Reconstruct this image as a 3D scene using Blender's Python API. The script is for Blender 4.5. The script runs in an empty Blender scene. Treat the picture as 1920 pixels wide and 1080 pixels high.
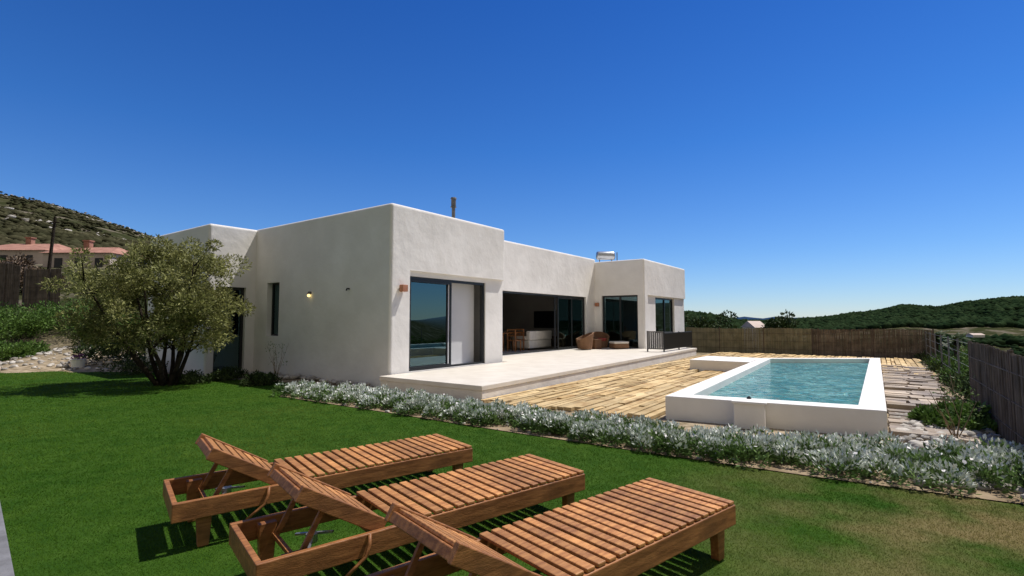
import bpy, bmesh, math, random
import numpy as np
from mathutils import Vector, noise as mn
random.seed(7); np.random.seed(7)
C = bpy.context.scene.collection
F = 950.0; CAMH = 1.6; PITCH = math.atan(60/950)
# ---------------------------------------------------------------- materials
def N(nt, t, **k):
    n = nt.nodes.new(t)
    for a, b in k.items(): setattr(n, a, b)
    return n
def mat(name, c1, c2=None, scale=4.0, rough=.8, bump=0.0, bscale=None, island=None, metal=0.0, detail=6, c3=None, s3=1.0, t3=(.5,.65), stretch=None, spec=.4, contrast=(.35,.65), trans=0):
    m = bpy.data.materials.new(name); m.use_nodes = True; nt = m.node_tree
    p = nt.nodes['Principled BSDF']; L = nt.links.new
    p.inputs['Roughness'].default_value = rough; p.inputs['Metallic'].default_value = metal
    p.inputs['Specular IOR Level'].default_value = spec
    tc = N(nt, 'ShaderNodeTexCoord'); src = tc.outputs['Object']
    if stretch:
        mp = N(nt, 'ShaderNodeMapping'); mp.inputs['Scale'].default_value = stretch[0]; mp.inputs['Rotation'].default_value = (0,0,stretch[1])
        L(src, mp.inputs[0]); src = mp.outputs[0]
    nz = N(nt, 'ShaderNodeTexNoise'); nz.inputs['Scale'].default_value = scale; nz.inputs['Detail'].default_value = detail
    L(src, nz.inputs['Vector'])
    rp = N(nt, 'ShaderNodeValToRGB'); e = rp.color_ramp.elements
    e[0].position, e[1].position = contrast
    e[0].color = (*c1, 1); e[1].color = (*(c2 or c1), 1)
    L(nz.outputs['Fac'], rp.inputs[0]); col = rp.outputs[0]
    if c3:
        n3 = N(nt, 'ShaderNodeTexNoise'); n3.inputs['Scale'].default_value = s3; n3.inputs['Detail'].default_value = 8
        L(tc.outputs['Object'], n3.inputs['Vector'])
        mr = N(nt, 'ShaderNodeMapRange'); mr.inputs[1].default_value, mr.inputs[2].default_value = t3
        L(n3.outputs['Fac'], mr.inputs[0])
        mx = N(nt, 'ShaderNodeMix', data_type='RGBA'); L(mr.outputs[0], mx.inputs[0]); L(col, mx.inputs[6]); mx.inputs[7].default_value = (*c3, 1)
        col = mx.outputs[2]
    if island:
        g = N(nt, 'ShaderNodeNewGeometry'); mr = N(nt, 'ShaderNodeMapRange')
        mr.inputs[3].default_value, mr.inputs[4].default_value = island
        L(g.outputs['Random Per Island'], mr.inputs[0])
        hs = N(nt, 'ShaderNodeHueSaturation'); L(mr.outputs[0], hs.inputs['Value']); L(col, hs.inputs['Color']); col = hs.outputs[0]
    L(col, p.inputs['Base Color'])
    if bump:
        nb = N(nt, 'ShaderNodeTexNoise'); nb.inputs['Scale'].default_value = bscale or scale*3; nb.inputs['Detail'].default_value = 8
        L(src, nb.inputs['Vector'])
        b = N(nt, 'ShaderNodeBump'); b.inputs['Strength'].default_value = bump; b.inputs['Distance'].default_value = .05
        L(nb.outputs['Fac'], b.inputs['Height']); L(b.outputs[0], p.inputs['Normal'])
    if trans:
        tr = N(nt, 'ShaderNodeBsdfTranslucent'); L(col, tr.inputs[0]); ms = N(nt, 'ShaderNodeMixShader'); ms.inputs[0].default_value = trans
        L(p.outputs[0], ms.inputs[1]); L(tr.outputs[0], ms.inputs[2]); L(ms.outputs[0], nt.nodes['Material Output'].inputs[0])
    return m
M = {}
M['stucco'] = mat('stucco', (.76,.735,.70), (.83,.805,.77), 1.3, .92, .38, 3.0, spec=.2, c3=(.71,.685,.65), s3=.8, t3=(.42,.75), detail=10)
M['coping'] = mat('coping', (.76,.735,.69), (.83,.805,.76), 2, .8, .12, 9)
M['tile'] = mat('terrace_tile', (.65,.595,.51), (.73,.675,.59), 2.5, .5, .03, 12)
M['plinth'] = mat('plinth', (.66,.62,.56), (.76,.72,.66), 2, .9, .2, 9)
M['frame'] = mat('dark_frame', (.018,.02,.022), None, 4, .4)
M['wood'] = mat('teak', (.35,.14,.04), (.62,.29,.092), 3, .5, .15, 18, island=(.6,1.2), stretch=((2,14,8),0), c3=(.24,.10,.033), s3=3, t3=(.5,.8))
M['wood2'] = mat('teak_frame', (.20,.076,.022), (.38,.16,.052), 3, .48, .15, 18, stretch=((2,14,14),0), c3=(.11,.046,.017), s3=4, t3=(.5,.8))
M['deck'] = mat('deck_board', (.5,.345,.15), (.70,.53,.28), 1.2, .85, .3, 8, island=(.65,1.15), c3=(.36,.21,.08), s3=2.6, t3=(.5,.7))
M['deck2'] = mat('weathered_paver', (.31,.24,.17), (.54,.45,.35), 1.8, .85, .4, 8, island=(.6,1.15), c3=(.25,.21,.18), s3=1.3, t3=(.45,.65))
M['grass'] = mat('grass_blade', (.035,.10,.007), (.085,.17,.015), .8, .7, 0, island=(.85,1.15), c3=(.14,.17,.028), s3=.4, t3=(.48,.80), trans=.3, spec=.03, contrast=(.3,.7))
M['lawn'] = mat('lawn', (.024,.065,.007), (.045,.095,.012), 4, .9, .3, 80, spec=.05)
M['soil'] = mat('soil', (.2,.145,.08), (.33,.25,.16), 3, .95, .6, 14)
M['rock'] = mat('rock', (.36,.33,.29), (.56,.52,.46), 5, .9, .5, 12, island=(.6,1.2))
M['bark'] = mat('bark', (.022,.017,.013), (.055,.043,.032), 8, .95, .8, 20, spec=.1)
M['olive'] = mat('olive_leaf', (.17,.18,.055), (.28,.28,.10), .9, .6, 0, island=(.5,1.5), trans=.25, spec=.25)
M['silver'] = mat('silver_leaf', (.52,.57,.48), (.80,.83,.76), 3, .75, 0, island=(.6,1.2), trans=.12)
M['silver_green'] = mat('grey_green_leaf', (.10,.18,.045), (.18,.27,.09), 2, .7, 0, island=(.5,1.3), trans=.2, spec=.15)
M['petal'] = mat('white_petal', (.8,.77,.75), None, 2, .7)
M['shrub'] = mat('shrub_leaf', (.06,.12,.02), (.11,.19,.035), 1, .6, 0, island=(.5,1.5), trans=.2, spec=.2)
M['shrubdark'] = mat('dark_shrub_leaf', (.03,.055,.016), (.06,.085,.026), 1, .6, 0, island=(.5,1.5), trans=.1, spec=.15)
M['shrubred'] = mat('brown_shrub_leaf', (.09,.06,.035), (.14,.09,.05), 1, .6, 0, island=(.5,1.5))
M['hilltree'] = mat('hill_tree', (.011,.023,.010), (.023,.038,.016), .05, 1, 0, island=(.6,1.4), spec=0)
M['scrub'] = mat('scrub', (.034,.036,.018), (.062,.058,.032), .05, 1, 0, island=(.6,1.4), spec=0)
M['reed'] = mat('reed', (.085,.065,.048), (.15,.118,.09), 3, .9, 0, island=(.7,1.3))
M['reedgreen'] = mat('reed_pale', (.13,.12,.075), (.2,.18,.115), 3, .9, 0, island=(.8,1.2))
M['post'] = mat('post', (.06,.045,.035), (.11,.08,.06), 6, .8)
M['terracotta'] = mat('terracotta_roof', (.28,.13,.09), (.42,.22,.155), 1.5, .85, .4, 8)
M['cream'] = mat('cream_wall', (.52,.42,.36), (.6,.5,.43), 1, .9)
M['wicker'] = mat('wicker', (.15,.075,.035), (.29,.15,.072), 40, .6, .8, 60)
M['cushion'] = mat('cream_cushion', (.62,.56,.48), (.7,.64,.56), 5, .9, .2, 20)
M['redcushion'] = mat('red_cushion', (.3,.04,.035), (.38,.07,.05), 5, .9)
M['sofa'] = mat('sofa_fabric', (.5,.47,.43), (.57,.54,.49), 6, .9, .2, 30)
M['steel'] = mat('steel', (.42,.43,.44), (.5,.51,.52), 5, .32, metal=.85, spec=.5)
M['metal'] = mat('bracket_metal', (.5,.5,.5), (.6,.6,.6), 5, .35, metal=.9)
M['black'] = mat('black', (.012,.012,.014), None, 5, .3)
M['grey'] = mat('grey_metal', (.10,.097,.094), (.15,.145,.14), 5, .5)
M['copper'] = mat('copper_lamp', (.42,.17,.09), (.5,.22,.12), 6, .45, metal=.3)
M['curtain'] = mat('curtain', (.7,.7,.68), (.8,.8,.78), 3, .9)
M['panel'] = mat('pale_panel', (.56,.56,.57), (.62,.62,.63), 1, .9)
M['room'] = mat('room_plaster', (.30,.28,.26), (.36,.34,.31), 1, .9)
M['path'] = mat('path_stone', (.13,.13,.135), (.2,.2,.21), 6, .9, .3, 20)
M['stem'] = mat('dry_stem', (.22,.16,.09), (.3,.22,.13), 6, .9)
M['purple'] = mat('purple_flower', (.16,.05,.14), (.25,.09,.2), 6, .8)
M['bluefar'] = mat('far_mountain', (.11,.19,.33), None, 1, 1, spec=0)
def add_wear(m, cx, cy, r, col):
    nt=m.node_tree; L=nt.links.new; p=nt.nodes['Principled BSDF']; src=p.inputs['Base Color'].links[0].from_socket
    outs=[l.to_socket for l in src.links]
    g=N(nt,'ShaderNodeNewGeometry'); d=N(nt,'ShaderNodeVectorMath',operation='DISTANCE'); L(g.outputs['Position'],d.inputs[0]); d.inputs[1].default_value=(cx,cy,0)
    mr=N(nt,'ShaderNodeMapRange'); mr.inputs[1].default_value=r; mr.inputs[2].default_value=r*.25; L(d.outputs['Value'],mr.inputs[0])
    n=N(nt,'ShaderNodeTexNoise'); n.inputs['Scale'].default_value=1.4; n.inputs['Detail'].default_value=8; L(g.outputs['Position'],n.inputs['Vector'])
    m2=N(nt,'ShaderNodeMapRange'); m2.inputs[1].default_value=.38; m2.inputs[2].default_value=.62; L(n.outputs['Fac'],m2.inputs[0])
    mu=N(nt,'ShaderNodeMath',operation='MULTIPLY'); L(mr.outputs[0],mu.inputs[0]); L(m2.outputs[0],mu.inputs[1])
    mx=N(nt,'ShaderNodeMix',data_type='RGBA'); L(mu.outputs[0],mx.inputs[0]); L(src,mx.inputs[6]); mx.inputs[7].default_value=(*col,1)
    for o in outs: L(mx.outputs[2],o)
add_wear(M['grass'],4.1,3.3,3.4,(.25,.215,.075)); add_wear(M['lawn'],4.1,3.3,3.4,(.17,.135,.06))
def terrain_mat():
    m = mat('terrain', (.03,.036,.015), (.062,.062,.03), .05, 1, 0, c3=(.145,.125,.095), s3=.1, t3=(.52,.62), spec=0, detail=10)
    nt = m.node_tree; L = nt.links.new; p = nt.nodes['Principled BSDF']
    src = p.inputs['Base Color'].links[0].from_socket
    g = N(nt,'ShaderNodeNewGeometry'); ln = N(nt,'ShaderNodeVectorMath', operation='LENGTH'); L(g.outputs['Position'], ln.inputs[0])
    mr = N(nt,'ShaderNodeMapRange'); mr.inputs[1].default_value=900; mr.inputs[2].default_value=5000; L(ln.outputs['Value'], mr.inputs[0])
    mx = N(nt,'ShaderNodeMix', data_type='RGBA'); L(mr.outputs[0], mx.inputs[0]); L(src, mx.inputs[6]); mx.inputs[7].default_value=(.17,.27,.4,1)  # aerial haze painted into the base colour, bluer with distance
    mr2 = N(nt,'ShaderNodeMapRange'); mr2.inputs[1].default_value=23; mr2.inputs[2].default_value=32; L(ln.outputs['Value'], mr2.inputs[0])
    n = N(nt,'ShaderNodeTexNoise'); n.inputs['Scale'].default_value=6; n.inputs['Detail'].default_value=8; L(g.outputs['Position'], n.inputs['Vector'])
    r = N(nt,'ShaderNodeValToRGB'); r.color_ramp.elements[0].color=(.18,.14,.085,1); r.color_ramp.elements[1].color=(.42,.34,.24,1); r.color_ramp.elements[0].position=.35; r.color_ramp.elements[1].position=.65
    L(n.outputs['Fac'], r.inputs[0])
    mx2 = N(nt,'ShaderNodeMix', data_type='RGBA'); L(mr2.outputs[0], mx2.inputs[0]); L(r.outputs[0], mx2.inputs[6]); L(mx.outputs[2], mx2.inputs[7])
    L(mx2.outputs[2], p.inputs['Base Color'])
    b = N(nt,'ShaderNodeBump'); b.inputs['Strength'].default_value=.6; L(n.outputs['Fac'], b.inputs['Height']); L(b.outputs[0], p.inputs['Normal'])
    return m
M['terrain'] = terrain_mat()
def glass_mat(name, tint, glossy, gcol=(.75,.85,.9)):
    m = bpy.data.materials.new(name); m.use_nodes = True; nt = m.node_tree; L = nt.links.new
    nt.nodes.remove(nt.nodes['Principled BSDF'])
    t = N(nt,'ShaderNodeBsdfTransparent'); t.inputs[0].default_value=(*tint,1)
    g = N(nt,'ShaderNodeBsdfGlossy'); g.inputs['Roughness'].default_value=.01; g.inputs['Color'].default_value=(*gcol,1)
    lw = N(nt,'ShaderNodeLayerWeight'); lw.inputs[0].default_value=glossy
    mx = N(nt,'ShaderNodeMixShader'); L(lw.outputs['Fresnel'], mx.inputs[0]); L(t.outputs[0], mx.inputs[1]); L(g.outputs[0], mx.inputs[2])
    L(mx.outputs[0], nt.nodes['Material Output'].inputs[0]); return m
M['glass'] = glass_mat('tinted_glass', (.2,.3,.31), .62, (.42,.66,.70))
def water_mat():
    m = mat('pool_water', (.03,.23,.25), (.20,.47,.45), 2.0, .05, 0, spec=.25, detail=4, contrast=(.42,.62))
    nt=m.node_tree; p=nt.nodes['Principled BSDF']; L=nt.links.new
    for nn in nt.nodes:
        if nn.bl_idname=='ShaderNodeTexNoise': nn.inputs['Distortion'].default_value=1.8
    tc=N(nt,'ShaderNodeTexCoord')
    v=N(nt,'ShaderNodeTexNoise'); v.inputs['Scale'].default_value=3.5; v.inputs['Detail'].default_value=4; v.inputs['Distortion'].default_value=1.5
    L(tc.outputs['Object'], v.inputs['Vector'])
    b=N(nt,'ShaderNodeBump'); b.inputs['Strength'].default_value=1; b.inputs['Distance'].default_value=.3; L(v.outputs['Fac'], b.inputs['Height']); L(b.outputs[0], p.inputs['Normal'])
    return m
M['water'] = water_mat()
def emis(name, c, s):
    m = bpy.data.materials.new(name); m.use_nodes=True; p=m.node_tree.nodes['Principled BSDF']
    p.inputs['Emission Color'].default_value=(*c,1); p.inputs['Emission Strength'].default_value=s; p.inputs['Base Color'].default_value=(*c,1); return m
M['lit'] = emis('lit_bulb', (1,.75,.3), 2.0)
# ---------------------------------------------------------------- helpers
class MB:
    def __init__(s): s.v=[]; s.f=[]
    def hexa(s, pts):
        i=len(s.v); s.v+= [tuple(p) for p in pts]
        for f in ((0,3,2,1),(4,5,6,7),(0,1,5,4),(1,2,6,5),(2,3,7,6),(3,0,4,7)): s.f.append(tuple(i+k for k in f))
    def box(s, x0,x1,y0,y1,z0,z1, fn=None):
        p=[(x0,y0,z0),(x1,y0,z0),(x1,y1,z0),(x0,y1,z0),(x0,y0,z1),(x1,y0,z1),(x1,y1,z1),(x0,y1,z1)]
        if fn: p=[fn(*q) for q in p]
        s.hexa(p)
    def bar(s, a, b, w, h, up=(0,0,1)):
        a=Vector(a); b=Vector(b); d=(b-a).normalized(); sd=d.cross(Vector(up))
        if sd.length<1e-4: sd=d.cross(Vector((1,0,0)))
        sd.normalize(); u=sd.cross(d)
        p=[]
        for q in (a,b):
            for i,j in ((-1,-1),(1,-1),(1,1),(-1,1)): p.append(q+sd*(i*w/2)+u*(j*h/2))
        s.hexa(p)
    def tube(s, pts, rad, n=8, cap=True):
        pts=[Vector(p) for p in pts]
        if not hasattr(rad,'__len__'): rad=[rad]*len(pts)
        base=len(s.v); ref=None
        for k,p in enumerate(pts):
            d=(pts[min(k+1,len(pts)-1)]-pts[max(k-1,0)]).normalized()
            if ref is None:
                ref=d.cross(Vector((0,0,1)))
                if ref.length<.05: ref=d.cross(Vector((1,0,0)))
            ref=(ref-d*ref.dot(d)).normalized(); o=d.cross(ref)
            for j in range(n):
                a=2*math.pi*j/n; s.v.append(tuple(p+(ref*math.cos(a)+o*math.sin(a))*rad[k]))
        for k in range(len(pts)-1):
            for j in range(n):
                a=base+k*n+j; b=base+k*n+(j+1)%n; s.f.append((a,b,b+n,a+n))
        if cap:
            s.f.append(tuple(base+j for j in range(n))[::-1]); e=base+(len(pts)-1)*n; s.f.append(tuple(e+j for j in range(n)))
    def poly_prism(s, pts, z0, z1):
        i=len(s.v); n=len(pts)
        s.v+=[(p[0],p[1],z0) for p in pts]+[(p[0],p[1],z1) for p in pts]
        s.f.append(tuple(range(i,i+n))[::-1]); s.f.append(tuple(range(i+n,i+2*n)))
        for k in range(n): a=i+k; b=i+(k+1)%n; s.f.append((a,b,b+n,a+n))
    def build(s, name, m, parent=None, local=False, bevel=0, smooth=False, seg=2, keep=None):
        off=Vector((0,0,0))
        if parent is not None and not local:
            q=parent
            while q is not None: off+=q.location; q=q.parent
        me=bpy.data.meshes.new(name); me.from_pydata([tuple(Vector(v)-off) for v in s.v],[],s.f)
        bm=bmesh.new(); bm.from_mesh(me); bmesh.ops.recalc_face_normals(bm, faces=bm.faces)
        if bevel: bmesh.ops.bevel(bm, geom=bm.edges[:], offset=bevel, segments=seg, profile=.5, affect='EDGES')
        bm.to_mesh(me); bm.free()
        if smooth: me.polygons.foreach_set('use_smooth',[True]*len(me.polygons))
        me.materials.append(M[m]); o=bpy.data.objects.new(name, me); C.objects.link(o)
        if parent is not None: o.parent=parent
        return o
def tag(o, label=None, cat=None, group=None, kind=None):
    for k,v in (('label',label),('category',cat),('group',group),('kind',kind)):
        if v: o[k]=v
    return o
def empty(name, loc, label, cat, group=None, rz=0):
    o=bpy.data.objects.new(name,None); C.objects.link(o); o.location=loc; o.rotation_euler=(0,0,rz); tag(o,label,cat,group); return o
def copy_tree(o, parent=None):
    c=o.copy(); C.objects.link(c)
    if parent is not None: c.parent=parent
    for ch in list(o.children): copy_tree(ch,c)
    return c
def np_mesh(name, V, nper, m, parent=None, tri=None, smooth=False):
    V=np.asarray(V,dtype=np.float32).reshape(-1,3)
    if parent is not None: V=V-np.array(parent.location,dtype=np.float32)
    me=bpy.data.meshes.new(name); nv=len(V); nf=nv//nper
    me.vertices.add(nv); me.vertices.foreach_set('co',V.ravel())
    me.loops.add(nv); me.loops.foreach_set('vertex_index',np.arange(nv,dtype=np.int32))
    me.polygons.add(nf); me.polygons.foreach_set('loop_start',np.arange(0,nv,nper,dtype=np.int32))
    me.update(calc_edges=True); me.validate()
    me.materials.append(M[m]); o=bpy.data.objects.new(name,me); C.objects.link(o)
    if parent is not None: o.parent=parent
    return o
def unit(a): return a/np.maximum(np.linalg.norm(a,axis=1,keepdims=True),1e-6)
def leaves(cent, dirs, Ln, Wd):
    n=len(cent); d=unit(dirs); r=unit(np.random.normal(size=(n,3))); s=unit(np.cross(d,r))
    Ln=np.asarray(Ln).reshape(-1,1)*np.ones((n,1)); Wd=np.asarray(Wd).reshape(-1,1)*np.ones((n,1))
    a=cent; b=cent+d*Ln*.5+s*Wd*.5; c=cent+d*Ln; e=cent+d*Ln*.5-s*Wd*.5
    return np.stack([a,b,c,e],axis=1)
def blobs(P, R, sub=1, jit=.25, flat=.8):
    bm=bmesh.new(); bmesh.ops.create_icosphere(bm, subdivisions=sub, radius=1); bv=np.array([v.co[:] for v in bm.verts]); bf=np.array([[v.index for v in f.verts] for f in bm.faces]); bm.free()
    n=len(P); V=bv[None]*(1+np.random.uniform(-jit,jit,(n,len(bv),1)))*np.asarray(R)[:,None,None]
    V[:,:,2]*=flat*np.random.uniform(.8,1.3,(n,1)); V=V+np.asarray(P)[:,None]
    Fc=bf[None]+(np.arange(n)*len(bv))[:,None,None]
    return V.reshape(-1,3), Fc.reshape(-1,3)
def blob_obj(name,P,R,m,sub=1,jit=.25,flat=.8):
    V,Fc=blobs(P,R,sub,jit,flat); me=bpy.data.meshes.new(name); nf=len(Fc)
    me.vertices.add(len(V)); me.vertices.foreach_set('co',V.astype(np.float32).ravel())
    me.loops.add(nf*3); me.loops.foreach_set('vertex_index',Fc.astype(np.int32).ravel())
    me.polygons.add(nf); me.polygons.foreach_set('loop_start',np.arange(0,nf*3,3,dtype=np.int32)); me.update(calc_edges=True)
    me.materials.append(M[m]); o=bpy.data.objects.new(name,me); C.objects.link(o); return o
cp, sp = math.cos(PITCH), math.sin(PITCH)
def P(px,py,z=0):
    X=(px-960)/F; Y=-(py-540)/F; d=Vector((X, cp-Y*sp, sp+Y*cp)); t=(z-CAMH)/d.z
    return Vector((d.x*t,d.y*t,z))
def inpoly(x,y,poly):
    r=np.zeros(len(x),bool); n=len(poly)
    for i in range(n):
        x1,y1=poly[i][0],poly[i][1]; x2,y2=poly[(i+1)%n][0],poly[(i+1)%n][1]
        if y1==y2: continue
        c=((y1>y)!=(y2>y))&(x<(x2-x1)*(y-y1)/(y2-y1)+x1); r^=c
    return r
TH=math.radians(35.8); U=Vector((math.sin(TH),math.cos(TH),0)); V_=Vector((math.cos(TH),-math.sin(TH),0)); W=Vector((-2.928,12.2,0))
def hp(u,v,z=0): return tuple(W+U*u+V_*v+Vector((0,0,z)))
def uv(x,y):
    dx=x-W.x; dy=y-W.y; return dx*U.x+dy*U.y, dx*V_.x+dy*V_.y
def sst(a,b,x):
    t=min(1,max(0,(x-a)/(b-a))); return t*t*(3-2*t)
# ---------------------------------------------------------------- terrain
SKY=[(-600,250),(-300,290),(0,362),(70,377),(140,398),(210,420),(275,442),(400,490),(600,560),(800,598),(1200,590),(1290,588),(1340,594),(1385,604),(1440,605),(1500,602),(1560,597),(1590,592),(1650,586),(1690,577),(1760,581),(1810,572),(1880,565),(1920,563),(2300,550),(3000,560)]
def skyy(px): return float(np.interp(px,[s[0] for s in SKY],[s[1] for s in SKY]))
def H(x,y):
    r=math.hypot(x,y)
    if y<=.2*abs(x): return -.03
    a=x/y; px=960+F*a; u,v=uv(x,y); z=0
    Lm=1-sst(-.64,-.42,a); Rm=1-Lm
    zs=(600-skyy(px))/F
    if Lm>0:
        zz=float(np.interp(y,[15.9,20,28,60,500,900,9000],[0,.5,2.4,8,1.6+zs*500,zs*300,-20]))
        if y>60: zz+=mn.noise(Vector((x*.02,y*.02,0)))*4*sst(60,200,y)+mn.noise(Vector((x*.08,y*.08,3)))*1.5*sst(60,120,y)
        elif y>16: zz+=mn.noise(Vector((x*.4,y*.4,0)))*.2
        z+=Lm*zz
    if Rm>0:
        d=max(v-11.6,u-19.4,0)
        if v<-9.5: d=max(d,-9.5-v)
        zz=-20*(1-math.exp(-d/45)) if d>0 else 0
        s=sst(220,850,y); hz=1.6+zs*880
        zz=zz*(1-s)+hz*s
        s2=sst(900,1700,y); zz=zz*(1-s2)-20*s2
        if y>60: zz+=mn.noise(Vector((x*.012,y*.012,5)))*4*sst(60,200,y)*(1-s*.6)*(1-s2)
        z+=Rm*zz
    return z-.03
def build_terrain():
    ang=list(np.arange(-62,62.01,.3))+list(np.arange(66,298,4)); rad=[.5*(9000/.5)**(k/149) for k in range(150)]
    vs=[(0,0,-.03)]; fs=[]; na=len(ang)
    for r in rad:
        for a in ang:
            t=math.radians(a); x=r*math.sin(t); y=r*math.cos(t); vs.append((x,y,H(x,y)))
    for j in range(na): fs.append((0,1+(j+1)%na,1+j))
    for k in range(len(rad)-1):
        for j in range(na):
            a=1+k*na+j; b=1+k*na+(j+1)%na; fs.append((a,b,b+na,a+na))
    me=bpy.data.meshes.new('ground'); me.from_pydata(vs,[],fs); bm=bmesh.new(); bm.from_mesh(me); bmesh.ops.recalc_face_normals(bm,faces=bm.faces)
    if sum(f.normal.z for f in bm.faces)<0: bmesh.ops.reverse_faces(bm,faces=bm.faces)
    bm.to_mesh(me); bm.free(); me.polygons.foreach_set('use_smooth',[True]*len(me.polygons)); me.materials.append(M['terrain'])
    o=bpy.data.objects.new('ground',me); C.objects.link(o); tag(o,'rocky scrub ground running from the garden to the hills','ground',kind='structure')
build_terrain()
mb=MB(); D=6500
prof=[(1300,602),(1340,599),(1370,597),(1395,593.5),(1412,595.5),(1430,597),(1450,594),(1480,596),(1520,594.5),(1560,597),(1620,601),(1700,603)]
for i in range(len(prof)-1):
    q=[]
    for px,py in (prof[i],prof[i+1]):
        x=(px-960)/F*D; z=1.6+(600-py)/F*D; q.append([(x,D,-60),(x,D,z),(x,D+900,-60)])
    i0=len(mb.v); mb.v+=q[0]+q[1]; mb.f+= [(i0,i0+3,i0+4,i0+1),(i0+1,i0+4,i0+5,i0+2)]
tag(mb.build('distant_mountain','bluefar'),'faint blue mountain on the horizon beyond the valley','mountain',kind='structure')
# ---------------------------------------------------------------- lawn, bed, path
bed_lo=[(-4.9,10.75),(-4.33,10.35),(-2.45,9.06),(-.2,7.45),(1.82,6.08),(3.1,5.25),(4.37,4.52),(6.2,3.4),(8,2.2)]
bed_hi=[(9.4,4.2),(7.0,5.2),(4.75,6.0),(2.3,7.05),(.4,8.35),(-1.45,9.75),(-3.0,11.0),(-4.6,11.4)]
lawn_poly=[(-30,-8),(-30,15.9),(-16,16.2),(-11,15.6),(-8.6,14.2),(-5.5,13.0)]+[(-5.0,11.5)]+bed_lo+[(14,-8)]
def sheet(name,poly,z,m,label,cat,kind='structure'):
    bm=bmesh.new(); vs=[bm.verts.new((p[0],p[1],z)) for p in poly]; f=bm.faces.new(vs); f.normal_update()
    if f.normal.z<0: f.normal_flip()
    bmesh.ops.triangulate(bm,faces=bm.faces); me=bpy.data.meshes.new(name); bm.to_mesh(me); bm.free(); me.materials.append(M[m]); o=bpy.data.objects.new(name,me); C.objects.link(o); tag(o,label,cat,kind=kind); return o
sheet('lawn',lawn_poly,.0,'lawn','short mown green lawn in the foreground','lawn')
soil_poly=[(p[0]+.01,p[1]+.02) for p in bed_lo]+bed_hi
sheet('flower_bed',soil_poly,.006,'soil','dry brown soil strip of the flower bed along the lawn edge','flower bed')
e1=P(-3,930); e0=P(26,1080); dd=(e1-e0).normalized(); e1=e1+dd*2.0; e0=e0-dd*3; nn=Vector((-dd.y,dd.x,0)); 
if nn.x>0: nn=-nn
pathq=[e0,e1,e1+nn*1.2,e0+nn*1.2]
mb=MB(); mb.poly_prism(pathq,-.02,.03); tag(mb.build('path','path',bevel=.008),'grey stone path edge at the left end of the lawn','path',kind='structure')
n=720000
a=np.random.uniform(-1.12,1.12,n); y=2.1*(17/2.1)**np.random.uniform(0,1,n); x=a*y
ok=inpoly(x,y,lawn_poly)&~inpoly(x,y,pathq)
x=x[ok]; y=y[ok]; n=len(x)
def dist_poly(x,y,pts):
    d=np.full(len(x),9e9)
    for i in range(len(pts)-1):
        ax,ay=pts[i]; bx,by=pts[i+1]; t=np.clip(((x-ax)*(bx-ax)+(y-ay)*(by-ay))/((bx-ax)**2+(by-ay)**2),0,1)
        d=np.minimum(d,np.hypot(x-ax-t*(bx-ax),y-ay-t*(by-ay)))
    return d
db=dist_poly(x,y,bed_lo)+np.random.normal(0,.03,n)+.04*np.sin(x*5)*np.cos(y*7); keep=np.random.uniform(0,1,n)<np.clip((db+.02)/.12,.02,1); x=x[keep]; y=y[keep]; n=len(x)
s=np.clip(y/4,.5,4); h=np.random.uniform(.008,.018,n)*np.clip(s,.8,1.2); w=.0019*s
th=np.random.uniform(0,2*np.pi,n); ln=np.random.normal(0,.9,(n,2))
b=np.stack([x,y,np.zeros(n)],1); sd=np.stack([np.cos(th),np.sin(th),np.zeros(n)],1)*w[:,None]
tip=b+np.stack([ln[:,0]*h,ln[:,1]*h,h],1)
tag(np_mesh('grass',np.stack([b-sd,b+sd,tip],1),3,'grass'),'short green grass blades covering the lawn','grass',kind='stuff')
# ---------------------------------------------------------------- house
house=empty('house',tuple(W),'white flat-roofed stucco villa with black framed glass doors','house')
def hb(mb,u0,u1,v0,v1,z0,z1): mb.box(u0,u1,v0,v1,z0,z1,fn=hp)
def cutter(boxes):
    os=[]
    for bx in boxes:
        mb=MB(); hb(mb,*bx); o=mb.build('cutter','stucco'); os.append(o)
    return os
def wallblock(bx,cuts,label):
    mb=MB(); hb(mb,*bx); o=mb.build('wall','stucco',house,bevel=.075,seg=4)
    cs=cutter(cuts)
    for c in cs:
        m=o.modifiers.new('b','BOOLEAN'); m.object=c; m.operation='DIFFERENCE'; m.solver='EXACT'
    dg=bpy.context.evaluated_depsgraph_get(); dg.update(); me=bpy.data.meshes.new_from_object(o.evaluated_get(dg)); o.modifiers.clear(); o.data=me
    for c in cs: bpy.data.objects.remove(c)
    o['label']=label
    return o
DT=2.72
wallblock((0,4.63,-6.5,0,-.3,4.47),[(.3,4.33,-5.6,-.32,.302,3.05),(.62,5,-.1,1,.1,2.85),(.62,3.77,-.5,.5,.302,DT),(-.5,.6,-5.64,-4.95,1.12,2.73),(.35,4.3,-6.2,-.35,4.1,5)],'tall front wing wall with deep set glass door')
wallblock((4.5,14.2,-9,-1.6,-.3,4.56),[(4.8,13.9,-8.7,-1.9,.302,3.05),(4.9,13.2,-2.3,-1,.302,2.68),(4.85,13.9,-8.7,-1.95,4.25,5)],'recessed middle wall with wide opening onto the terrace')
wallblock((14.1,20.2,-6,.9,-.3,4.42),[(14.4,19.9,-5.7,.6,.302,3.05),(13.5,14.6,-1.25,.57,.302,2.76),(14.5,21,.8,2,.2,2.76),(15.75,18.55,.2,1.5,.95,2.7),(14.4,19.9,-5.7,.6,4.1,5)],'far right wing wall')
wallblock((-1.41,4,-10.8,-6.34,-.3,4.45),[(-1.18,-.29,-6.9,-6,.05,2.6),(-1.1,3.7,-10.5,-6.75,.05,3),(-1.1,3.7,-10.5,-6.65,4.1,5)],'left rear wing wall behind the olive tree')
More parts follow.
